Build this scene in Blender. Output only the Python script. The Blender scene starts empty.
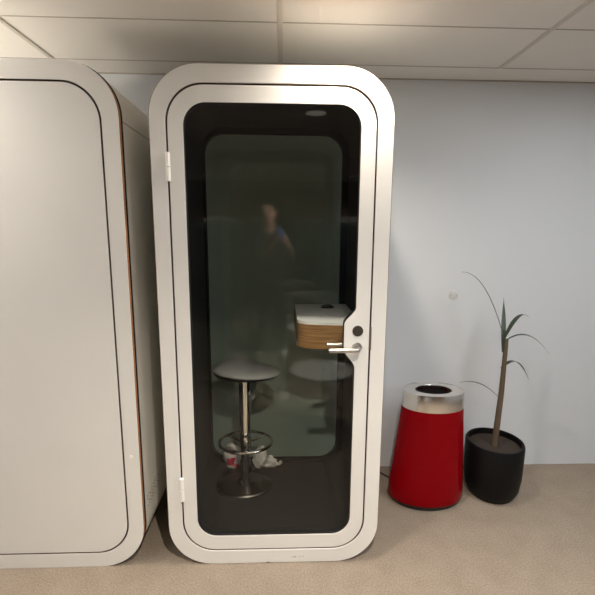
import bpy, bmesh, math, random
from mathutils import Vector, Matrix, noise
from mathutils.geometry import tessellate_polygon
random.seed(4)
S = bpy.context.scene
COL = S.collection
PI = math.pi

# ------------------------------------------------------------------ materials
def mat(name, col, rough=0.5, metal=0.0, var=0.0, vscale=8.0, bump=0.0, bscale=200.0, spec=0.5, emit=None, estr=0.0, coat=0.0, sheen=0.0, aniso=0.0):
    m = bpy.data.materials.new(name); m.use_nodes = True
    nt = m.node_tree; b = nt.nodes['Principled BSDF']
    b.inputs['Base Color'].default_value = (*col, 1)
    b.inputs['Roughness'].default_value = rough
    b.inputs['Metallic'].default_value = metal
    b.inputs['Specular IOR Level'].default_value = spec
    b.inputs['Coat Weight'].default_value = coat
    b.inputs['Coat Roughness'].default_value = 0.08
    b.inputs['Sheen Weight'].default_value = sheen
    b.inputs['Anisotropic'].default_value = aniso
    if emit:
        b.inputs['Emission Color'].default_value = (*emit, 1)
        b.inputs['Emission Strength'].default_value = estr
    tc = nt.nodes.new('ShaderNodeTexCoord')
    if var > 0:
        n = nt.nodes.new('ShaderNodeTexNoise'); n.inputs['Scale'].default_value = vscale; n.inputs['Detail'].default_value = 4
        r = nt.nodes.new('ShaderNodeValToRGB')
        r.color_ramp.elements[0].position = .3; r.color_ramp.elements[1].position = .7
        r.color_ramp.elements[0].color = (*[max(0, c*(1-var)) for c in col], 1)
        r.color_ramp.elements[1].color = (*[min(1, c*(1+var)) for c in col], 1)
        nt.links.new(tc.outputs['Object'], n.inputs['Vector']); nt.links.new(n.outputs['Fac'], r.inputs['Fac'])
        nt.links.new(r.outputs['Color'], b.inputs['Base Color'])
    if bump > 0:
        n2 = nt.nodes.new('ShaderNodeTexNoise'); n2.inputs['Scale'].default_value = bscale; n2.inputs['Detail'].default_value = 2
        bp = nt.nodes.new('ShaderNodeBump'); bp.inputs['Strength'].default_value = bump; bp.inputs['Distance'].default_value = .002
        nt.links.new(tc.outputs['Object'], n2.inputs['Vector']); nt.links.new(n2.outputs['Fac'], bp.inputs['Height'])
        nt.links.new(bp.outputs['Normal'], b.inputs['Normal'])
    return m

def glass(name, tint, refl=1.0):
    """thin clear pane: passes light with a tint, mirrors a little more at grazing angles"""
    m = bpy.data.materials.new(name); m.use_nodes = True
    nt = m.node_tree; nt.nodes.clear()
    out = nt.nodes.new('ShaderNodeOutputMaterial'); mix = nt.nodes.new('ShaderNodeMixShader')
    tr = nt.nodes.new('ShaderNodeBsdfTransparent'); tr.inputs[0].default_value = (*tint, 1)
    gl = nt.nodes.new('ShaderNodeBsdfGlossy'); gl.inputs['Roughness'].default_value = 0.0
    lw = nt.nodes.new('ShaderNodeLayerWeight'); lw.inputs['Blend'].default_value = .5
    p = nt.nodes.new('ShaderNodeMath'); p.operation = 'POWER'; p.inputs[1].default_value = 5
    ma = nt.nodes.new('ShaderNodeMath'); ma.operation = 'MULTIPLY_ADD'; ma.inputs[1].default_value = .96; ma.inputs[2].default_value = .042*refl
    nt.links.new(lw.outputs['Facing'], p.inputs[0]); nt.links.new(p.outputs[0], ma.inputs[0]); nt.links.new(ma.outputs[0], mix.inputs[0])
    nt.links.new(tr.outputs[0], mix.inputs[1]); nt.links.new(gl.outputs[0], mix.inputs[2]); nt.links.new(mix.outputs[0], out.inputs[0])
    return m

def wood(name, c0, c1, axis='X'):
    m = mat(name, c0, .45)
    nt = m.node_tree; b = nt.nodes['Principled BSDF']
    tc = nt.nodes.new('ShaderNodeTexCoord'); mp = nt.nodes.new('ShaderNodeMapping')
    mp.inputs['Scale'].default_value = (2, 2, 60)
    n = nt.nodes.new('ShaderNodeTexNoise'); n.inputs['Scale'].default_value = 3; n.inputs['Detail'].default_value = 6; n.inputs['Distortion'].default_value = .3
    r = nt.nodes.new('ShaderNodeValToRGB'); r.color_ramp.elements[0].position = .35; r.color_ramp.elements[1].position = .65
    r.color_ramp.elements[0].color = (*c1, 1); r.color_ramp.elements[1].color = (*c0, 1)
    nt.links.new(tc.outputs['Object'], mp.inputs['Vector']); nt.links.new(mp.outputs[0], n.inputs['Vector'])
    nt.links.new(n.outputs['Fac'], r.inputs['Fac']); nt.links.new(r.outputs['Color'], b.inputs['Base Color'])
    return m

M = {}
M['white'] = mat('white_laminate', (.78, .775, .75), .42, var=.015, vscale=3)
M['shell'] = mat('shell_white', (.80, .795, .74), .5, var=.02, vscale=2)
M['ply'] = wood('plywood_edge', (.50, .23, .10), (.30, .13, .055))
M['gap'] = wood('plywood_shaded', (.14, .065, .03), (.09, .04, .02))  # darker copy of the plywood, shade of the door gap put into its colour
M['blackrubber'] = mat('black_rubber', (.012, .011, .011), .6)
M['felt'] = mat('black_felt', (.0025, .0025, .0032), .95, bump=.4, bscale=300)
M['boothcarpet'] = mat('booth_carpet', (.008, .008, .0065), .95, var=.2, vscale=150, bump=.5, bscale=300)
M['hingewhite'] = mat('hinge_white', (.86, .85, .82), .3)
M['steel'] = mat('satin_steel', (.62, .60, .58), .28, 1.0)
M['chrome'] = mat('chrome', (.72, .71, .68), .09, 1.0)
M['brushed'] = mat('brushed_steel', (.86, .83, .79), .2, 1.0, var=.05, vscale=20)
M['darkmetal'] = mat('dark_bronze_metal', (.055, .046, .036), .45, .3)
M['strike'] = mat('strike_steel', (.24, .20, .18), .4, .8)
M['desk'] = mat('desk_white', (.86, .87, .85), .4)
M['wood'] = wood('walnut_veneer', (.42, .235, .085), (.22, .11, .038))
M['leather'] = mat('grey_leatherette', (.21, .21, .205), .5, bump=.25, bscale=180)
M['blackplastic'] = mat('black_plastic', (.012, .012, .012), .4)
M['bag'] = mat('white_plastic_bag', (.68, .65, .60), .4, bump=.3, bscale=30)
M['red_print'] = mat('red_print', (.55, .02, .06), .45)
M['red'] = mat('red_lacquer', (.225, .0008, .004), .14, spec=.09, coat=0)
M['binblack'] = mat('bin_base_black', (.015, .012, .012), .5)
M['wall'] = mat('wall_paint', (.655, .68, .71), .8, var=.015, vscale=1.5, bump=.08, bscale=120)
M['ceil'] = mat('ceiling_panel', (.78, .755, .72), .8, var=.02, vscale=2)
M['tbar'] = mat('ceiling_bar', (.60, .56, .51), .6)
M['joint'] = mat('joint_dark', (.40, .37, .33), .8)
M['vent'] = mat('vent_holes', (.32, .31, .28), .8)
M['leaf'] = mat('plant_leaf', (.02, .035, .018), .45, var=.3, vscale=12)
M['pot'] = mat('black_planter', (.004, .004, .0045), .5, spec=.2)
M['soil'] = mat('potting_soil', (.03, .02, .014), .95, bump=.8, bscale=60)
M['plate'] = mat('cover_plate', (.60, .61, .61), .5)
M['screw'] = mat('dark_screw', (.16, .16, .15), .5, .6)
M['scuff'] = mat('scuff_grime', (.10, .08, .07), .8)
M['lampglow'] = mat('lamp_lens', (1, .9, .75), .5, emit=(1, .90, .76), estr=14)
M['lampdim'] = mat('recessed_lamp_lens', (1, .9, .75), .5, emit=(1, .90, .76), estr=1.6)
M['filldim'] = mat('dim_fill_panel_diffuser', (1, 1, 1), .5, emit=(.95, .98, 1.0), estr=3)  # diffusers of the added fill panels
M['fillglow'] = mat('fill_panel_diffuser', (1, 1, 1), .5, emit=(.95, .98, 1.0), estr=12)
M['trimwhite'] = mat('lamp_trim_white', (.75, .73, .70), .4)
M['panelwood'] = wood('brown_panelling', (.22, .10, .045), (.14, .06, .03))
M['teal'] = mat('teal_cabinet', (.045, .065, .07), .5)
M['box'] = mat('pale_card', (.65, .62, .55), .8)
M['tablewhite'] = mat('table_white', (.78, .78, .76), .35)
M['chairgrey'] = mat('armchair_grey', (.22, .23, .23), .9, bump=.3, bscale=150)
M['chairpale'] = mat('armchair_piping', (.66, .67, .66), .7)
M['skin'] = mat('skin', (.50, .30, .22), .5)
M['jumper'] = mat('dark_jumper', (.016, .020, .022), .9, bump=.4, bscale=120)
M['trousers'] = mat('dark_trousers', (.014, .015, .019), .9)
M['hair'] = mat('brown_hair', (.03, .018, .010), .6)
M['shoe'] = mat('white_trainer', (.75, .74, .70), .5)
M['lips'] = mat('lips', (.36, .14, .12), .5)
M['eyewhite'] = mat('eye', (.05, .04, .03), .2)
M['phone'] = mat('blue_phone_case', (.035, .075, .26), .35)
M['glassfront'] = glass('front_glass', (.985, .995, .985), .52)
M['glassback'] = glass('rear_glass', (.79, .83, .79), .7)

def carpet():
    m = mat('carpet', (.4, .33, .26), .95, spec=.1)
    nt = m.node_tree; b = nt.nodes['Principled BSDF']
    tc = nt.nodes.new('ShaderNodeTexCoord')
    n1 = nt.nodes.new('ShaderNodeTexNoise'); n1.inputs['Scale'].default_value = 130; n1.inputs['Detail'].default_value = 3
    n2 = nt.nodes.new('ShaderNodeTexNoise'); n2.inputs['Scale'].default_value = 9; n2.inputs['Detail'].default_value = 3
    mx = nt.nodes.new('ShaderNodeMath'); mx.operation = 'MULTIPLY_ADD'; mx.inputs[1].default_value = .35
    r = nt.nodes.new('ShaderNodeValToRGB')
    r.color_ramp.elements[0].position = .48; r.color_ramp.elements[0].color = (.228, .186, .145, 1)
    r.color_ramp.elements[1].position = .88; r.color_ramp.elements[1].color = (.325, .272, .218, 1)
    for n in (n1, n2): nt.links.new(tc.outputs['Object'], n.inputs['Vector'])
    nt.links.new(n2.outputs['Fac'], mx.inputs[0]); nt.links.new(n1.outputs['Fac'], mx.inputs[2])
    nt.links.new(mx.outputs[0], r.inputs['Fac']); nt.links.new(r.outputs['Color'], b.inputs['Base Color'])
    bp = nt.nodes.new('ShaderNodeBump'); bp.inputs['Strength'].default_value = .6; bp.inputs['Distance'].default_value = .004
    nt.links.new(n1.outputs['Fac'], bp.inputs['Height']); nt.links.new(bp.outputs['Normal'], b.inputs['Normal'])
    return m
M['carpet'] = carpet()

# ------------------------------------------------------------------ mesh helpers
def obj(name, bm, mats, parent=None, smooth=True, angle=35):
    bmesh.ops.recalc_face_normals(bm, faces=bm.faces[:])
    me = bpy.data.meshes.new(name); bm.to_mesh(me); bm.free()
    if not isinstance(mats, (list, tuple)): mats = [mats]
    for m in mats: me.materials.append(m)
    if smooth:
        for p in me.polygons: p.use_smooth = True
        me.set_sharp_from_angle(angle=math.radians(angle))
    o = bpy.data.objects.new(name, me); COL.objects.link(o)
    if parent:
        o.parent = parent
        root = parent
        off = Vector((0, 0, 0))
        while root: off += root.location; root = root.parent
        o.data.transform(Matrix.Translation(-off))   # meshes are built in world space
    return o

def tag(o, label=None, cat=None, group=None, kind=None):
    if label: o['label'] = label
    if cat: o['category'] = cat
    if group: o['group'] = group
    if kind: o['kind'] = kind
    return o

def thing(name, label, cat, loc=(0, 0, 0), group=None):
    o = bpy.data.objects.new(name, None); COL.objects.link(o)
    o.location = loc; o.empty_display_size = .1
    return tag(o, label, cat, group)

def B(): return bmesh.new()

def box(bm, x0, x1, y0, y1, z0, z1, bev=0.0, mi=0):
    t = bmesh.new()
    bmesh.ops.create_cube(t, size=1)
    for v in t.verts:
        v.co = Vector(((x0+x1)/2 + v.co.x*(x1-x0), (y0+y1)/2 + v.co.y*(y1-y0), (z0+z1)/2 + v.co.z*(z1-z0)))
    if bev: bmesh.ops.bevel(t, geom=t.edges[:], offset=bev, segments=3, profile=.5, affect='EDGES')
    merge(bm, t, mi); return bm

def merge(bm, t, mi=0):
    mp = {v: bm.verts.new(v.co) for v in t.verts}
    for f in t.faces:
        try:
            nf = bm.faces.new([mp[v] for v in f.verts]); nf.material_index = mi
        except ValueError: pass
    t.free()

def tube(bm, pts, rad, seg=12, cap=True, mi=0, closed=False):
    pts = [Vector(p) for p in pts]; n = len(pts)
    rads = rad if isinstance(rad, (list, tuple)) else [rad]*n
    rings = []; prev = None
    for i, p in enumerate(pts):
        if closed: d = pts[(i+1) % n] - pts[i-1]
        else: d = pts[min(i+1, n-1)] - pts[max(i-1, 0)]
        d.normalize()
        if prev is None:
            a = Vector((0, 0, 1)) if abs(d.z) < .9 else Vector((1, 0, 0))
            u = d.cross(a).normalized()
        else: u = (prev - d*prev.dot(d)).normalized()
        prev = u; w = d.cross(u)
        rings.append([bm.verts.new(p + (u*math.cos(2*PI*k/seg) + w*math.sin(2*PI*k/seg))*rads[i]) for k in range(seg)])
    m = n if closed else n-1
    for i in range(m):
        a, b = rings[i], rings[(i+1) % n]
        for k in range(seg):
            f = bm.faces.new((a[k], a[(k+1) % seg], b[(k+1) % seg], b[k])); f.material_index = mi
    if cap and not closed:
        for r in (rings[0][::-1], rings[-1]):
            f = bm.faces.new(r); f.material_index = mi
    return bm

def lathe(bm, prof, c, seg=48, sx=1.0, sy=1.0, mis=None, capb=True, capt=True):
    """prof: (radius, z) list; oval through sx, sy"""
    rings = []
    for r, z in prof:
        rings.append([bm.verts.new((c[0]+r*sx*math.cos(2*PI*k/seg), c[1]+r*sy*math.sin(2*PI*k/seg), c[2]+z)) for k in range(seg)])
    for i in range(len(rings)-1):
        for k in range(seg):
            f = bm.faces.new((rings[i][k], rings[i][(k+1) % seg], rings[i+1][(k+1) % seg], rings[i+1][k]))
            if mis: f.material_index = mis[i]
    if capb: bm.faces.new(rings[0][::-1])
    if capt:
        f = bm.faces.new(rings[-1])
        if mis: f.material_index = mis[-1]
    return bm

def rr(x0, x1, z0, z1, r, n=14):
    """rounded rectangle in the x-z plane, counter-clockwise seen from the front"""
    p = []
    for cx, cz, a0 in ((x1-r, z0+r, -PI/2), (x1-r, z1-r, 0), (x0+r, z1-r, PI/2), (x0+r, z0+r, PI)):
        for k in range(n+1):
            a = a0 + PI/2*k/n
            p.append((cx + r*math.cos(a), cz + r*math.sin(a)))
    return p

def offset(poly, d):
    """move a counter-clockwise outline outward by d"""
    out = []; n = len(poly)
    for i in range(n):
        a = Vector(poly[i-1]); b = Vector(poly[i]); c = Vector(poly[(i+1) % n])
        e1 = (b-a); e2 = (c-b)
        if e1.length < 1e-9: e1 = e2
        if e2.length < 1e-9: e2 = e1
        t = (e1.normalized()+e2.normalized()).normalized()
        out.append((b.x + t.y*d, b.y - t.x*d))
    return out

def prism(bm, outer, holes, y0, y1, mi_face=0, mi_side=0, ch=0.0, mi_hole=None, mi_ch=None):
    """plate in the x-z plane with holes, front at y0, back at y1, chamfered front edge"""
    if mi_hole is None: mi_hole = mi_side
    loops = [outer] + holes
    def ring(y, ins):
        res = []
        for i, l in enumerate(loops):
            ll = offset(l, -ins if i == 0 else ins) if ins else l
            res.append([bm.verts.new((x, y, z)) for x, z in ll])
        return res
    levels = ([ring(y0, ch), ring(y0+ch, 0)] if ch else [ring(y0, 0)]) + [ring(y1, 0)]
    for li in (0, len(levels)-1):
        rs = levels[li]
        flat = [v for r in rs for v in r]
        tris = tessellate_polygon([[Vector((v.co.x, v.co.z, 0)) for v in r] for r in rs])
        for t in tris:
            try:
                f = bm.faces.new([flat[k] for k in t]); f.material_index = mi_face
            except ValueError: pass
    for a in range(len(levels)-1):
        for hi, (p, q) in enumerate(zip(levels[a], levels[a+1])):
            n = len(p)
            for k in range(n):
                f = bm.faces.new((p[k], p[(k+1) % n], q[(k+1) % n], q[k]))
                f.material_index = (mi_ch if (mi_ch is not None and hi == 0) else mi_face) if (ch and a == 0) else (mi_side if hi == 0 else mi_hole)
    return bm

def disc_y(bm, cx, cz, r, y0, y1, seg=32, mi=0):
    tube(bm, [(cx, y0, cz), (cx, y1, cz)], r, seg, mi=mi); return bm

# ------------------------------------------------------------------ setting
XL, XR, YB, YW, ZC = -3.4, 4.2, -5.8, .803, 2.48
def struct(name, bm, m, **k): return tag(obj(name, bm, m, **k), kind='structure')
struct('floor', box(B(), XL, XR, YB, YW, -.1, 0), M['carpet'])
struct('ceiling', box(B(), XL, XR, YB, YW, ZC, ZC+.1), M['ceil'])
struct('wall_front', box(B(), XL, XR, YW, YW+.12, 0, ZC), M['wall'])
struct('wall_left', box(B(), XL-.12, XL, YB, YW, 0, ZC), M['wall'])
struct('wall_right', box(B(), XR, XR+.12, YB, YW, 0, ZC), M['wall'])
struct('wall_back', box(B(), XL, XR, YB-.12, YB, 0, ZC), M['panelwood'])
n = 0
for y in (.615, .18, -.42, -1.02, -1.62, -2.22, -2.82, -3.42, -4.02, -4.62, -5.22):
    n += 1
    struct('trim_%d' % n, box(B(), XL, XR, y-.0035, y+.0035, ZC-.0015, ZC+.001), M['joint'])
for x in (-2.373, -1.173, .027, 1.227, 2.427, 3.627):
    n += 1
    struct('trim_%d' % n, box(B(), x-.012, x+.012, YB, .611, ZC-.004, ZC+.001, .001), M['tbar'])
n += 1
struct('trim_%d' % n, box(B(), XL, XR, YW-.009, YW, ZC-.005, ZC+.001), M['joint'])  # dark strip standing in for the shadow gap along the wall top

# ------------------------------------------------------------------ phone booth
def booth(cx, label, with_glass):
    W, H = .5, 2.246
    t = thing('phone_booth', label, 'phone booth', (cx, .37, 0))
    out = [(cx+x, z) for x, z in rr(-W, W, 0, H, .205)]
    # front frame
    hole = [(cx+x, z) for x, z in rr(-.4325, .4315, .0730, 2.173, .152)]
    obj('front_frame', prism(B(), out, [hole], 0, .022, 0, 1, .0028 if with_glass else .0012, 2, 2 if with_glass else None), [M['white'], M['ply'], M['gap']], t)
    # dark reveal behind the frame, then the shell
    rev = [(cx+x, z) for x, z in rr(-W-.004, W+.004, .0, H+.004, .208)]
    obj('edge_seal', prism(B(), rev, [[(cx+x, z) for x, z in rr(-.41, .41, .095, 2.15, .13)]], .0225, .030), M['blackrubber'], t)
    inner = [(cx+x, z) for x, z in rr(-.432, .432, .04, 2.18, .14)]
    obj('shell', prism(B(), out, [inner], .0305, .745), M['shell'], t)
    obj('panel_seam', box(B(), cx+W-.002, cx+W+.0012, .035, .74, 2.026, 2.030), M['joint'], t)
    # interior lining
    li = [(cx+x, z) for x, z in rr(-.4235, .4235, .098, 2.171, .13)]
    obj('felt_lining', prism(B(), [(cx+x, z) for x, z in rr(-.431, .431, .041, 2.179, .139)], [li], .05, .70), M['felt'], t)
    # rear wall with its window
    rw = [(cx+x, z) for x, z in rr(-.413, .388, .118, 2.140, .115)]
    obj('rear_panel', prism(B(), [(cx+x, z) for x, z in rr(-.431, .431, .041, 2.179, .139)], [rw], .705, .744), M['felt'], t)
    rp = obj('rear_pane', prism(B(), offset(rw, .004), [], .722, .728), M['glassback'], t)
    rp['label'] = 'rounded rear window of the booth'
    obj('booth_floor', box(B(), cx-.40, cx+.40, .052, .70, .06, .1), M['boothcarpet'], t)
    # door
    d = None
    dout = [(cx+x, z) for x, z in rr(-.4250, .4243, .0795, 2.1655, .147)]
    if with_glass:
        # glass outline with the lobe the handle sits in
        base = rr(-.3623, .3623, .1522, 2.0993, .092)
        lobe = []
        za, zb, zc_, zd = .985, 1.075, 1.185, 1.262
        for k in range(13):
            u = k/12; s = u*u*(3-2*u); lobe.append((.3623-.0505*s, za+(zb-za)*u))
        for k in range(1, 13):
            u = k/12; lobe.append((.3118+.0*u, zb+(zc_-zb)*u))
        for k in range(1, 13):
            u = k/12; s = u*u*(3-2*u); lobe.append((.3118+.0505*s, zc_+(zd-zc_)*u))
        g = base[:15] + lobe + base[15:]
        g = [(cx+x, z) for x, z in g]
        d = obj('door', prism(B(), dout, [g], 0, .042, 0, 1, .0012, 2), [M['white'], M['gap'], M['blackrubber']], t)
        p = obj('glass_pane', prism(B(), offset(g, .006), [], .012, .018), M['glassfront'], d)
        p['label'] = 'large tinted glass pane with rounded corners'
        obj('pane_seal', prism(B(), offset(g, .003), [offset(g, -.0035)], .0075, .0115), M['blackrubber'], d)
    else:
        d = obj('door', prism(B(), dout, [], 0, .042, 0, 1, .0012), [M['white'], M['gap']], t)
    # hinges: two white barrels each
    for z0, z1 in ((1.79, 1.905), (.342, .458)):
        bm = B(); hx = cx-.4285; zm = (z0+z1)/2
        for a, b in ((z0, zm-.001), (zm+.001, z1)):
            tube(bm, [(hx, -.0065, a), (hx, -.0065, a+.002), (hx, -.0065, b-.002), (hx, -.0065, b)], [.006, .0085, .0085, .006], 16)
        box(bm, hx-.009, hx+.009, -.0035, .004, z0+.001, z1-.001, .001)
        h = obj('hinge', bm, M['hingewhite'], d); h['label'] = 'small white hinge'
    return t, d

tb, door = booth(0, 'white rounded phone booth with glass door, bar stool and desk inside', True)
# handle: rose + lever with a turned neck
bm = B(); hx, hz = .370, 1.083
disc_y(bm, hx, hz, .0225, -.009, .0002, 40)
neck = [(hx, -.006, hz)] + [(hx, -.035, hz)] + [(hx-.016*(1-math.cos(a)), -.039-.016*math.sin(a), hz) for a in [PI/2*k/6 for k in range(1, 7)]]
neck += [(hx-.05, -.055, hz), (hx-.128, -.055, hz), (hx-.131, -.055, hz)]
tube(bm, neck, [.0105]*(len(neck)-1) + [.008], 18)
h = obj('handle', bm, M['steel'], door); h['label'] = 'satin steel lever handle'
bm = B(); disc_y(bm, .3725, 1.157, .0240, -.0035, .0002, 40)
h = obj('lock_cover', bm, M['darkmetal'], door); h['label'] = 'dark round lock cover above the handle'
# inside lever
bm = B(); disc_y(bm, hx, hz-.016, .0225, .0415, .050, 32)
tube(bm, [(hx, .046, hz-.016), (hx, .085, hz-.016), (hx-.012, .094, hz-.016), (hx-.05, .095, hz-.016), (hx-.122, .095, hz-.016)], .0095, 14)
obj('inside_handle', bm, M['steel'], door)
obj('strike_plate', box(B(), .4235, .4345, -.0015, .012, 1.068, 1.175, .001), M['strike'], tb)
for x0, x1, z, w in ((.086, .108, .0295, .0011), (.118, .128, .0305, .0008), (.136, .142, .0322, .0016), (.10, .104, .0312, .001), (-.04, -.02, .0035, .002)):
    bm = B(); tube(bm, [(x0, -.0002, z), ((x0+x1)/2, -.0003, z+.0012), (x1, -.0002, z+.001)], [w*.4, w, w*.3], 6)
    s = obj('scuff_mark', bm, M['scuff'], tb); s['label'] = 'dark scuff on the bottom of the frame'

# desk fixed to the right side wall
def desk_outline(ins=0.0):
    x0, x1, y0, y1 = .113+ins, .4235, .180+ins, .703
    p = [(x1, y1), (x0, y1)]
    rx, ry = .15-ins, .075-ins
    for k in range(13):
        a = PI + PI/2*k/12
        p.append((x0+rx + rx*math.cos(a), y0+.012+ry + ry*math.sin(a)))
    for k in range(1, 9):
        u = k/8
        p.append((x0+rx+(x1-x0-rx)*u, y0+.012 - .016*math.sin(u*PI*.5)))
    return p
def slab(bm, p, z0, z1, mi=0):
    a = [bm.verts.new((x, y, z0)) for x, y in p]; b = [bm.verts.new((x, y, z1)) for x, y in p]
    n = len(p)
    for k in range(n): bm.faces.new((a[k], a[(k+1) % n], b[(k+1) % n], b[k])).material_index = mi
    bm.faces.new(a[::-1]).material_index = mi; bm.faces.new(b).material_index = mi
    return bm
dk = obj('desk', slab(B(), desk_outline(.001), 1.016, 1.138), M['wood'], tb); dk['label'] = 'walnut veneered desk box'
bm = slab(B(), desk_outline(), 1.1382, 1.152)
obj('desk_top', bm, M['desk'], dk)['label'] = 'white desk top'
bm = B(); lathe(bm, [(.038, 0), (.038, .006), (.030, .012), (.018, .019), (.008, .021)], (.300, .58, 1.152), 24, 1.0, .7)
obj('desk_socket', bm, M['blackplastic'], dk)['label'] = 'small black socket on the desk top'

# neighbouring booth
tb2, d2 = booth(-1.1165, 'partly seen white booth beside the wall, brown plywood edge', False)
bm = B(); disc_y(bm, -.654, .566, .0085, -.003, .0002, 20)
obj('screw_cap', bm, M['hingewhite'], tb2)
bm = B()
for i in range(11):
    for j in range(4):
        if (i*7+j*5) % 6 == 5: continue
        y = .075+i*.022; z = .265+j*.017+ i*.002
        tube(bm, [(-.6166, y, z), (-.6161, y, z)], .0048, 8)
obj('air_vent', bm, M['vent'], tb2)

# ------------------------------------------------------------------ bar stool
SX, SY, SZ = -.176, .45, .1
st = thing('bar_stool', 'grey bar stool with chrome pole standing inside the booth', 'bar stool', (SX, SY, SZ))
bm = B(); lathe(bm, [(.172, 0), (.172, .006), (.164, .012), (.10, .018), (.045, .026), (.034, .04)], (SX-.016, SY+.015, SZ), 64, 1, .72)
obj('base', bm, mat('dark_chrome', (.07, .066, .06), .35, 1.0), st)
bm = B(); tube(bm, [(SX, SY, SZ+.03), (SX, SY, SZ+.30)], .026, 28); tube(bm, [(SX, SY, SZ+.28), (SX, SY, .788)], .032, 32)
obj('pole', bm, M['chrome'], st)
ring_c = Vector((SX+.003, SY, .388))
bm = B(); tube(bm, [ring_c + Vector((.150*math.cos(a), .125*math.sin(a), 0)) for a in [2*PI*k/48 for k in range(48)]], .009, 12, closed=True)
for a in (PI*.80, PI*.22, PI*1.5):
    tube(bm, [ring_c + Vector((.03*math.cos(a), .03*math.sin(a), -.01)), ring_c + Vector((.146*math.cos(a), .121*math.sin(a), 0))], .006, 10)
tube(bm, [ring_c + Vector((0, 0, -.03)), ring_c + Vector((0, 0, .018))], .033, 28)
obj('foot_ring', bm, M['chrome'], st)
# seat: padded, with a raised lip at the back left
def seat_pt(u, a, top):
    ca, sa = math.cos(a), math.sin(a); e = 2.4
    k = (abs(ca)**e + abs(sa)**e)**(-1/e)
    x = .187*u*k*ca; y = .118*u*k*sa
    lip = .040*math.exp(-((x+.06)/.10)**2) * max(0, min(1, (y+.05)/.13))**1.2
    lip += .018*max(0, min(1, (-x+.02)/.17))
    edge = (1-u**5)
    if top: z = .812 + .022*edge + lip
    else: z = .796 + .010*u**4 + lip*.8*u
    return Vector((SX+.015+x, SY+y, z))
bm = B(); NR, NA = 12, 56
def seat_sheet(top):
    c = bm.verts.new(seat_pt(0, 0, top)); rings = []
    for i in range(1, NR+1):
        rings.append([bm.verts.new(seat_pt(i/NR, 2*PI*k/NA, top)) for k in range(NA)])
    for k in range(NA): bm.faces.new((c, rings[0][k], rings[0][(k+1) % NA]))
    for i in range(NR-1):
        for k in range(NA): bm.faces.new((rings[i][k], rings[i+1][k], rings[i+1][(k+1) % NA], rings[i][(k+1) % NA]))
    return rings[-1]
t1 = seat_sheet(True); t2 = seat_sheet(False)
for k in range(NA): bm.faces.new((t1[k], t2[k], t2[(k+1) % NA], t1[(k+1) % NA]))
obj('seat', bm, M['leather'], st, angle=60)
bm = B(); lathe(bm, [(.05, .772), (.12, .778), (.172, .790), (.186, .806), (.183, .808), (.165, .797), (.1, .7935)], (SX+.015, SY, 0), 56, 1, .65)
obj('seat_pan', bm, M['blackplastic'], st)

# ------------------------------------------------------------------ litter on the booth floor
def lump(bm, c, s, amp, seed, mi=0, sub=4):
    t = bmesh.new(); bmesh.ops.create_icosphere(t, subdivisions=sub, radius=1)
    for v in t.verts:
        p = v.co.copy(); q = p*1.7 + Vector((seed*3.1, seed, 0))
        d = 1 + amp*(noise.noise(q) + .6*abs(noise.noise(q*2.7)) + .3*noise.noise(q*6))
        v.co = Vector((c[0]+p.x*s[0]*d, c[1]+p.y*s[1]*d, max(c[2]+p.z*s[2]*d, .1005)))
    merge(bm, t, mi)
bm = B(); lump(bm, (-.282, .658, .172), (.050, .034, .085), .28, 3)
bg = obj('plastic_bag', bm, [M['bag'], M['red_print']])
for p in bg.data.polygons:
    c = p.center
    if c.y < .66 and ((abs(c.x+.286-.2*(c.z-.17)) < .026 and .128 < c.z < .180) or (abs(c.x+.252) < .014 and .105 < c.z < .132) or (abs(c.x+.275) < .02 and .205 < c.z < .23)):
        p.material_index = 1
tag(bg, 'small white plastic bag with red print on the booth floor', 'bag')
bm = B(); lump(bm, (-.102, .655, .165), (.042, .030, .072), .3, 8); lump(bm, (-.055, .65, .135), (.055, .028, .036), .35, 5)
tube(bm, [(-.03, .65, .13), (0, .645, .128), (.016, .645, .125), (.026, .645, .138), (.032, .645, .142)], [.02, .012, .009, .012, .008], 10)
tag(obj('plastic_wrap', bm, M['bag']), 'crumpled white plastic wrap with a twisted end behind the stool', 'wrapping')

# ------------------------------------------------------------------ waste bin (oval plan)
bx, by = .912, .474
bn = thing('waste_bin', 'tall red tapered waste bin with steel rim beside the booth', 'waste bin', (bx, by, 0))
OV = .66
bm = B(); prof = [(.222, .034), (.225, .042)] + [(.225+(.180-.225)*(k/10)**1.0, .042+(.592-.042)*k/10) for k in range(1, 11)]
lathe(bm, prof, (bx-.012, by, 0), 72, 1, OV)
bm.verts.ensure_lookup_table()
for v in bm.verts: v.co.x += .016*(v.co.z/.6)
obj('body', bm, M['red'], bn)
bm = B(); lathe(bm, [(.196, 0), (.202, .006), (.212, .0335)], (bx-.012, by, 0), 72, 1, OV)
obj('base', bm, M['binblack'], bn)
bm = B(); cxr = bx+.004
lathe(bm, [(.1805, .593), (.1785, .686), (.1765, .690), (.173, .6915), (.108, .689), (.105, .687), (.105, .665)], (cxr, by, 0), 72, 1, OV, capb=False, capt=False)
obj('rim', bm, M['brushed'], bn)['label'] = 'brushed steel rim with an oval opening'
bm = B(); lathe(bm, [(.100, .33), (.104, .6645)], (cxr, by, 0), 48, 1, OV, capt=False)
obj('liner', bm, M['blackplastic'], bn)

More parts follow.
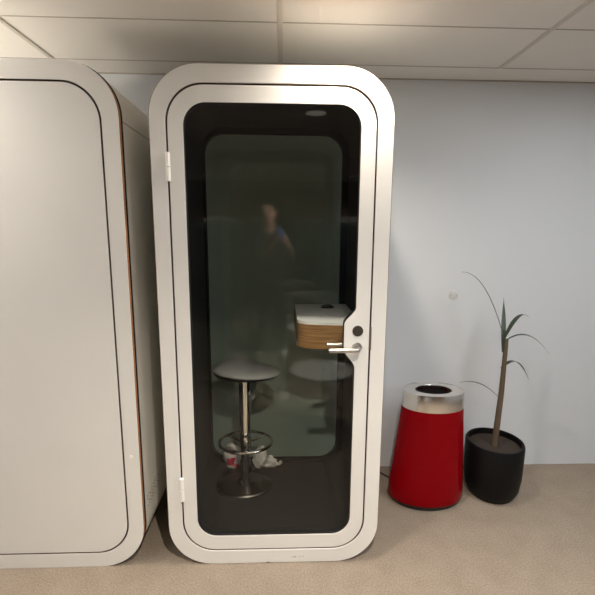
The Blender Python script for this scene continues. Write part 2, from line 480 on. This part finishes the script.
# ------------------------------------------------------------------ plant in black planter
px, py = 1.328, .51
pl = thing('potted_plant', 'partly seen plant in a tall black planter beside the red bin', 'potted plant', (px, py, 0))
bm = B(); lathe(bm, [(.115, 0), (.125, .006), (.152, .06), (.163, .14), (.165, .335), (.160, .347), (.150, .347), (.148, .315)], (px, py, 0), 56, mis=None, capt=False)
obj('planter', bm, M['pot'], pl)
bm = B(); lathe(bm, [(.1475, .305), (.147, .313)], (px, py, 0), 40); obj('soil', bm, M['soil'], pl)
bm = B(); tube(bm, [(px, py, .311), (px+.01, py-.005, .65), (px+.015, py, .98)], [.018, .015, .011], 12); obj('stem', bm, mat('plant_stem', (.10, .07, .04), .8), pl)
def blade(bm, b, dr, length, rise, droop, w):
    dr = Vector((dr[0], dr[1], 0)).normalized(); side = Vector((-dr.y, dr.x, 0)); N = 14; rows = []
    for k in range(N+1):
        u = k/N
        c = Vector(b) + dr*length*u + Vector((0, 0, rise*u - droop*u*u))
        ww = w*(math.sin(PI*min(1, u*.9+.12))**.8)*(1-u**3)+.0006
        rows.append([bm.verts.new(c + side*ww*s + Vector((0, 0, (.25*ww*abs(s)) + off))) for s, off in ((-1, 0), (0, .0), (1, 0), (1, -.0012), (0, -.0016), (-1, -.0012))])
    for i in range(N):
        for j in range(6): bm.faces.new((rows[i][j], rows[i][(j+1) % 6], rows[i+1][(j+1) % 6], rows[i+1][j]))
    bm.faces.new(rows[0]); bm.faces.new(rows[-1][::-1])
LEAVES = [((px, py, .98), (-1, .22), .262, .80, .415, .011), ((px, py, .62), (-1, .12), .232, .24, .155, .010), ((px, py, .98), (.6, .3), .22, .36, .25, .014),
          ((px, py, .96), (.9, -.3), .24, .25, .3, .014), ((px, py, .9), (.2, .5), .17, .40, .1, .013), ((px, py, .8), (.8, .3), .24, .2, .3, .014)]
for b, dr, ln, ri, dp, w in LEAVES:
    bm = B(); blade(bm, b, dr, ln, ri, dp, w); obj('leaf', bm, M['leaf'], pl, angle=80)

# ------------------------------------------------------------------ wall plate, cable
cp = thing('cover_plate', 'round blank cover plate with two screws on the wall', 'wall plate', (1.137, YW, 1.192))
bm = B(); tube(bm, [(1.137, YW+.002, 1.192), (1.137, YW-.003, 1.192), (1.137, YW-.0045, 1.192)], [.031, .031, .0285], 48)
obj('plate', bm, M['plate'], cp)
for dx in (-.018, .018):
    bm = B(); disc_y(bm, 1.137+dx, 1.192, .0026, YW-.0055, YW-.0044, 12); obj('screw', bm, M['screw'], cp)
bm = B(); tube(bm, [(.50, .785, .006), (.60, .765, .006), (.69, .722, .006), (.735, .665, .006), (.80, .72, .006), (.95, .785, .006), (1.2, .79, .006)], .0055, 10)
tag(obj('power_cable', bm, M['blackplastic']), 'thin black cable on the carpet between booth and bin', 'cable')

# ------------------------------------------------------------------ lamps
def downlight(x, y, label, power, half, blend=.6, col=(1, .89, .76), dim=False):
    t = thing('downlight', label, 'ceiling light', (x, y, ZC), 'ceiling downlights')
    bm = B(); lathe(bm, [(.095, -.004), (.100, -.003), (.100, 0), (.080, 0), (.080, -.004)], (x, y, ZC), 40, capb=False, capt=False)
    obj('trim_ring', bm, M['trimwhite'], t)
    bm = B(); lathe(bm, [(.0795, -.0025), (.0795, 0)], (x, y, ZC), 32)
    obj('lens', bm, M['lampdim'] if dim else M['lampglow'], t)
    L = bpy.data.lights.new('downlight_lamp', 'SPOT'); L.energy = power; L.color = col
    L.spot_size = 2*math.radians(half); L.spot_blend = blend; L.shadow_soft_size = .025
    o = bpy.data.objects.new('downlight_lamp', L); COL.objects.link(o); o.parent = t
    o.location = (0, 0, -.012)
    return t
downlight(.338, -.118, 'glowing ceiling downlight just above the front of the booth', 66, 70, .85)
downlight(-1.32, -.30, 'added unseen ceiling downlight above the front of the left booth', 12, 60, 1.0)  # unseen lamp, added to brighten the ceiling and wall on the left
downlight(.29, -1.5, 'ceiling downlight reflected high in the booth glass, above the photographer', 255, 62, .9, dim=True)
downlight(-1.2, -5.1, 'added far ceiling downlight washing the back wall on the left', 60, 60, .9, dim=True)  # unseen, added with the next one to light the back wall
downlight(1.2, -5.1, 'added far ceiling downlight washing the back wall on the right', 60, 60, .9, dim=True)  # added as well, no such lamp is visible
def fill_uplighter(x, y, label):  # added lamp out of view, lifts the light on the left ceiling
    t = thing('fill_floor_lamp', label, 'added floor lamp', (x, y, 0))
    bm = B(); lathe(bm, [(.14, 0), (.14, .012), (.03, .022), (.016, .04)], (x, y, 0), 40); obj('base', bm, M['darkmetal'], t)
    bm = B(); tube(bm, [(x, y, .03), (x, y, 1.83)], .012, 16); obj('pole', bm, M['darkmetal'], t)
    bm = B(); lathe(bm, [(.03, 1.82), (.12, 1.86), (.19, 1.93), (.186, 1.932), (.115, 1.866), (.025, 1.828)], (x, y, 0), 40, capb=False); obj('bowl', bm, M['darkmetal'], t)
    L = bpy.data.lights.new('fill_uplight_lamp', 'SPOT'); L.energy = 150; L.color = (1, .90, .78); L.spot_size = math.radians(165); L.spot_blend = .3; L.shadow_soft_size = .08
    o = bpy.data.objects.new('fill_uplight_lamp', L); COL.objects.link(o); o.parent = t; o.location = (0, 0, 1.94); o.rotation_euler = (PI, 0, 0)
fill_uplighter(-2.45, -.40, 'added unseen floor lamp beyond the left booth, brightening the ceiling')
def panel(x, y, label, m):  # unseen panels added as soft fill for the whole room
    t = thing('fill_panel_light', label, 'ceiling light', (x, y, ZC), 'added ceiling light panels')
    f = B(); w, l = .3, .6
    for a in ((x-w-.02, x-w, y-l-.02, y+l+.02), (x+w, x+w+.02, y-l-.02, y+l+.02), (x-w, x+w, y-l-.02, y-l), (x-w, x+w, y+l, y+l+.02)):
        box(f, *a, ZC-.012, ZC)
    obj('frame', f, M['trimwhite'], t, smooth=False)
    obj('diffuser', box(B(), x-w, x+w, y-l, y+l, ZC-.008, ZC-.001), m, t, smooth=False)
panel(1.75, -.85, 'added fill light panel in the ceiling to the right of the plant', M['fillglow'])
panel(2.3, -2.7, 'added ceiling fill panel behind the photographer on the right', M['fillglow'])
panel(-1.65, -1.25, 'added dim ceiling fill panel in front of the left booth', M['filldim'])
panel(-2.3, -2.2, 'added dim ceiling fill panel behind the photographer on the left', M['filldim'])

# ------------------------------------------------------------------ what the glass mirrors
# low round table
tx, ty = .34, -1.29
tt = thing('side_table', 'low round white table with wire legs reflected under the desk', 'table', (tx, ty, 0))
bm = B(); lathe(bm, [(.240, .505), (.248, .510), (.248, .517), (.245, .52)], (tx, ty, 0), 56); obj('table_top', bm, M['tablewhite'], tt)
for a in (PI/4, 3*PI/4, 5*PI/4, 7*PI/4):
    bm = B(); ca, sa = math.cos(a), math.sin(a); cr = Vector((-sa, ca, 0))*.02
    foot = Vector((tx+.19*ca, ty+.19*sa, .004)); top = Vector((tx+.11*ca, ty+.11*sa, .506))
    tube(bm, [top+cr*2, top*.4+foot*.6+cr, foot, top*.4+foot*.6-cr, top-cr*2], .004, 8); obj('leg', bm, M['chrome'], tt)
# armchair
ax, ay = .25, -3.5
ac = thing('armchair', 'grey tub armchair with pale back edge reflected in the glass', 'armchair', (ax, ay, 0))
bm = B(); lathe(bm, [(.30, .18), (.33, .22), (.33, .40), (.31, .44), (.2, .45)], (ax, ay, 0), 40); obj('seat', bm, M['chairgrey'], ac)
bm = B(); N = 28
rows = []
for k in range(N+1):
    a = PI*.95 + PI*1.1*k/N
    ca, sa = math.cos(a), math.sin(a); hh = .72 - .1*abs(k/N-.5)*2
    rows.append([bm.verts.new((ax+r*ca, ay+r*sa, z)) for r, z in ((.345, .2), (.40, hh), (.335, hh), (.335, .2))])
for i in range(N):
    for j in range(4): bm.faces.new((rows[i][j], rows[i][(j+1) % 4], rows[i+1][(j+1) % 4], rows[i+1][j]))
bm.faces.new(rows[0]); bm.faces.new(rows[-1][::-1])
obj('backrest', bm, M['chairgrey'], ac)
bm = B(); tube(bm, [(ax+.368*math.cos(PI*.95+PI*1.1*k/N), ay+.368*math.sin(PI*.95+PI*1.1*k/N), .728-.1*abs(k/N-.5)*2) for k in range(N+1)], .034, 10); obj('back_edge', bm, M['chairpale'], ac)
for a in (PI/4, 3*PI/4, 5*PI/4, 7*PI/4):
    bm = B(); tube(bm, [(ax+.22*math.cos(a), ay+.22*math.sin(a), .2), (ax+.25*math.cos(a), ay+.25*math.sin(a), 0)], [.016, .011], 10); obj('leg', bm, M['darkmetal'], ac)
# cabinets along the far wall with boxes on top
for i, (cx, lab) in enumerate(((-1.25, 'dark teal cabinet mirrored furthest left in the glass'), (0.0, 'dark teal cabinet mirrored behind the photographer'), (1.25, 'dark teal cabinet mirrored furthest right in the glass'))):
    c = thing('storage_cabinet', lab, 'cabinet', (cx, YB+.25, 0), 'cabinets along the far wall')
    obj('body', box(B(), cx-.6, cx+.6, YB+.02, YB+.45, .0, 1.74, .004), M['teal'], c)
    for s in (-1, 1):
        dd = obj('door', box(B(), cx+(s-1)*.2975+.002, cx+(s+1)*.2975-.002, YB+.451, YB+.469, .06, 1.71, .003), M['teal'], c)
        obj('pull', box(B(), cx+s*.03-.006, cx+s*.03+.006, YB+.469, YB+.49, .85, 1.05, .002), M['steel'], dd)
for cx, w, hgt, lab in ((-1.1, .5, .075, 'long pale box on the left cabinet'), (-.42, .22, .11, 'small pale box on the cabinet behind the photographer'), (.62, .3, .06, 'flat pale box on the right cabinet end'), (1.2, .36, .1, 'pale box on the right cabinet')):
    bm = B(); box(bm, cx-w/2, cx+w/2, YB+.12, YB+.36, 1.741, 1.741+hgt, .004); box(bm, cx-w/2-.004, cx+w/2+.004, YB+.116, YB+.364, 1.741+hgt*.7, 1.742+hgt, .003)
    tag(obj('storage_box', bm, M['box']), lab, 'box', 'boxes on the cabinets')

# ------------------------------------------------------------------ photographer
def skin_mesh(verts, edges, sub=2, root=0):
    me = bpy.data.meshes.new('s'); me.from_pydata([v[:3] for v in verts], edges, [])
    o = bpy.data.objects.new('s', me); COL.objects.link(o)
    sk = o.modifiers.new('k', 'SKIN'); sk.use_smooth_shade = True
    for i, v in enumerate(verts):
        r = v[3] if isinstance(v[3], tuple) else (v[3], v[3])
        me.skin_vertices[0].data[i].radius = r
        me.skin_vertices[0].data[i].use_root = (i == root)
    ss = o.modifiers.new('ss', 'SUBSURF'); ss.levels = sub; ss.render_levels = sub
    dg = bpy.context.evaluated_depsgraph_get(); dg.update()
    m2 = bpy.data.meshes.new_from_object(o.evaluated_get(dg))
    bpy.data.objects.remove(o); bpy.data.meshes.remove(me)
    return m2
PX = -.11; CAMX, CAMY, CAMZ = .0419, -1.7439, 1.5935
ph = Vector((CAMX-.026, CAMY-.014, CAMZ-.05))      # phone centre
V = []; E = []
def jv(x, y, z, r, par=None):
    V.append((x, y, z, r)); i = len(V)-1
    if par is not None: E.append((par, i))
    return i
pel = jv(PX, -2.08, .98, (.155, .115))
sp = jv(PX, -2.09, 1.14, (.145, .105), pel); ch = jv(PX, -2.09, 1.33, (.165, .115), sp); up = jv(PX, -2.08, 1.48, (.12, .095), ch)
nk = jv(PX, -2.065, 1.605, .058, up); jaw = jv(PX+.004, -2.03, 1.695, (.062, .068), nk); hd = jv(PX+.004, -2.035, 1.775, (.078, .092), jaw); tp = jv(PX+.004, -2.045, 1.85, (.055, .065), hd)
for s in (-1, 1):
    sh = jv(PX+s*.185, -2.08, 1.475, .062, up); el = jv(PX+s*.235+.03, -1.95, 1.20, .046, sh)
    wr = jv(ph.x+s*.075, ph.y-.075, ph.z-.115, .030, el); hn = jv(ph.x+s*.060, ph.y-.040, ph.z-.05, .034, wr)
    # four fingers wrapping the back of the phone, and a thumb on the screen side
    for k in range(4):
        z = ph.z-.062+k*.019; L = (.85, 1.0, 1.0, .9)[k]
        kn = jv(ph.x+s*.053, ph.y-.006, z, .0095, hn); mid = jv(ph.x+s*.046, ph.y+.015, z+.003, .0085, kn)
        jv(ph.x+s*(.046-.026*L), ph.y+.017, z+.005, .0072, mid)
    t0 = jv(ph.x+s*.048, ph.y-.026, ph.z-.012, .011, hn); t1 = jv(ph.x+s*.032, ph.y-.018, ph.z+.006, .0095, t0)
    hip = jv(PX+s*.095, -2.07, .90, .098, pel); kne = jv(PX+s*.125, -2.03, .51, .062, hip)
    ank = jv(PX+s*.15, -2.06, .10, .043, kne); jv(PX+s*.165, -1.93, .05, .036, ank)
me = skin_mesh(V, E)
pr = thing('person', 'person in dark clothes holding up a phone, reflected in the glass door', 'person', (PX, -2.07, 0))
me.name = 'body'
for m in ('skin', 'jumper', 'trousers'): me.materials.append(M[m])
for p in me.polygons:
    c = p.center; p.use_smooth = True
    if c.z > 1.585 and abs(c.x-PX) < .12 and c.y < -1.9: p.material_index = 0
    elif c.y > ph.y-.09 and c.z > 1.35: p.material_index = 0
    elif c.z < .95: p.material_index = 2
    else: p.material_index = 1
body = bpy.data.objects.new('body', me); COL.objects.link(body); body.parent = pr
me.transform(Matrix.Translation(-pr.location))
hx, hy, hz = PX+.004, -2.035, 1.765
bm = B(); t = bmesh.new(); bmesh.ops.create_uvsphere(t, u_segments=28, v_segments=18, radius=1)
for v in t.verts:
    v.co = Vector((hx+v.co.x*.090, hy-.012+v.co.y*.105, hz+.03+v.co.z*.098))
bmesh.ops.delete(t, geom=[v for v in t.verts if v.co.y > hy+.045 and v.co.z < hz+.065 or v.co.z < hz-.04], context='VERTS')
merge(bm, t); bmesh.ops.solidify(bm, geom=bm.faces[:], thickness=.008)
obj('hair', bm, M['hair'], pr, angle=80)
for s in (-1, 1):
    bm = B(); t = bmesh.new(); bmesh.ops.create_uvsphere(t, u_segments=14, v_segments=10, radius=1)
    for v in t.verts: v.co = Vector((hx+s*.030+v.co.x*.014, hy+.078+v.co.y*.010, hz+.012+v.co.z*.009))
    merge(bm, t); obj('eye', bm, M['eyewhite'], pr)
    bm = B(); t = bmesh.new(); bmesh.ops.create_uvsphere(t, u_segments=12, v_segments=10, radius=1)
    for v in t.verts: v.co = Vector((hx+s*.083+v.co.x*.012, hy-.005+v.co.y*.02, hz-.005+v.co.z*.032))
    merge(bm, t); obj('ear', bm, M['skin'], pr)
    fx = PX+s*.16
    bm = B(); rings = []
    for y, w, h in ((-2.12, .030, .07), (-2.10, .038, .10), (-2.04, .042, .105), (-1.98, .044, .082), (-1.92, .047, .062), (-1.87, .044, .05), (-1.835, .030, .038), (-1.825, .012, .026)):
        rings.append([bm.verts.new((fx+w*math.cos(a), y, max(.0, h*.5+h*.5*math.sin(a)))) for a in [2*PI*k/16 for k in range(16)]])
    for i in range(len(rings)-1):
        for k in range(16): bm.faces.new((rings[i][k], rings[i][(k+1) % 16], rings[i+1][(k+1) % 16], rings[i+1][k]))
    bm.faces.new(rings[0]); bm.faces.new(rings[-1][::-1])
    obj('shoe', bm, M['shoe'], pr, angle=70)['label'] = 'white trainer'
bm = B(); tube(bm, [(hx, hy+.082, hz+.018), (hx, hy+.094, hz-.008), (hx, hy+.100, hz-.026), (hx, hy+.084, hz-.034)], [.007, .010, .014, .009], 10); obj('nose', bm, M['skin'], pr)
bm = B(); tube(bm, [(hx-.024, hy+.066, hz-.058), (hx, hy+.080, hz-.057), (hx+.024, hy+.066, hz-.058)], [.003, .008, .003], 8); obj('mouth', bm, M['lips'], pr)
mp = thing('mobile_phone', 'blue-cased mobile phone held up by the reflected person', 'phone', tuple(ph))
obj('case', box(B(), ph.x-.036, ph.x+.036, ph.y-.004, ph.y+.005, ph.z-.073, ph.z+.073, .004), M['phone'], mp)
bm = B(); disc_y(bm, ph.x+.026, ph.z+.05, .008, ph.y+.0045, ph.y+.0075, 20); obj('lens', bm, M['blackplastic'], mp)

# ------------------------------------------------------------------ camera, world, view
f, p, yw, rl = 406.4838, .1627, .0357, .0066
fw = Vector((math.sin(yw)*math.cos(p), math.cos(yw)*math.cos(p), -math.sin(p)))
rt = Vector((math.cos(yw), -math.sin(yw), 0)); u = rt.cross(fw)
R = rt*math.cos(rl) + u*math.sin(rl); U = -rt*math.sin(rl) + u*math.cos(rl)
cam = bpy.data.cameras.new('camera'); co = bpy.data.objects.new('camera', cam); COL.objects.link(co)
mw = Matrix(((R.x, U.x, -fw.x, CAMX), (R.y, U.y, -fw.y, CAMY), (R.z, U.z, -fw.z, CAMZ), (0, 0, 0, 1)))
co.matrix_world = mw
cam.sensor_width = 36; cam.lens = f/595*36; cam.clip_start = .02
S.camera = co
w = bpy.data.worlds.new('world'); S.world = w; w.use_nodes = True
w.node_tree.nodes['Background'].inputs[0].default_value = (.5, .52, .55, 1)
w.node_tree.nodes['Background'].inputs[1].default_value = .2
vs = S.view_settings
vs.view_transform = 'Standard'; vs.look = 'None'; vs.gamma = 1; vs.use_curve_mapping = False; vs.exposure = 0.07
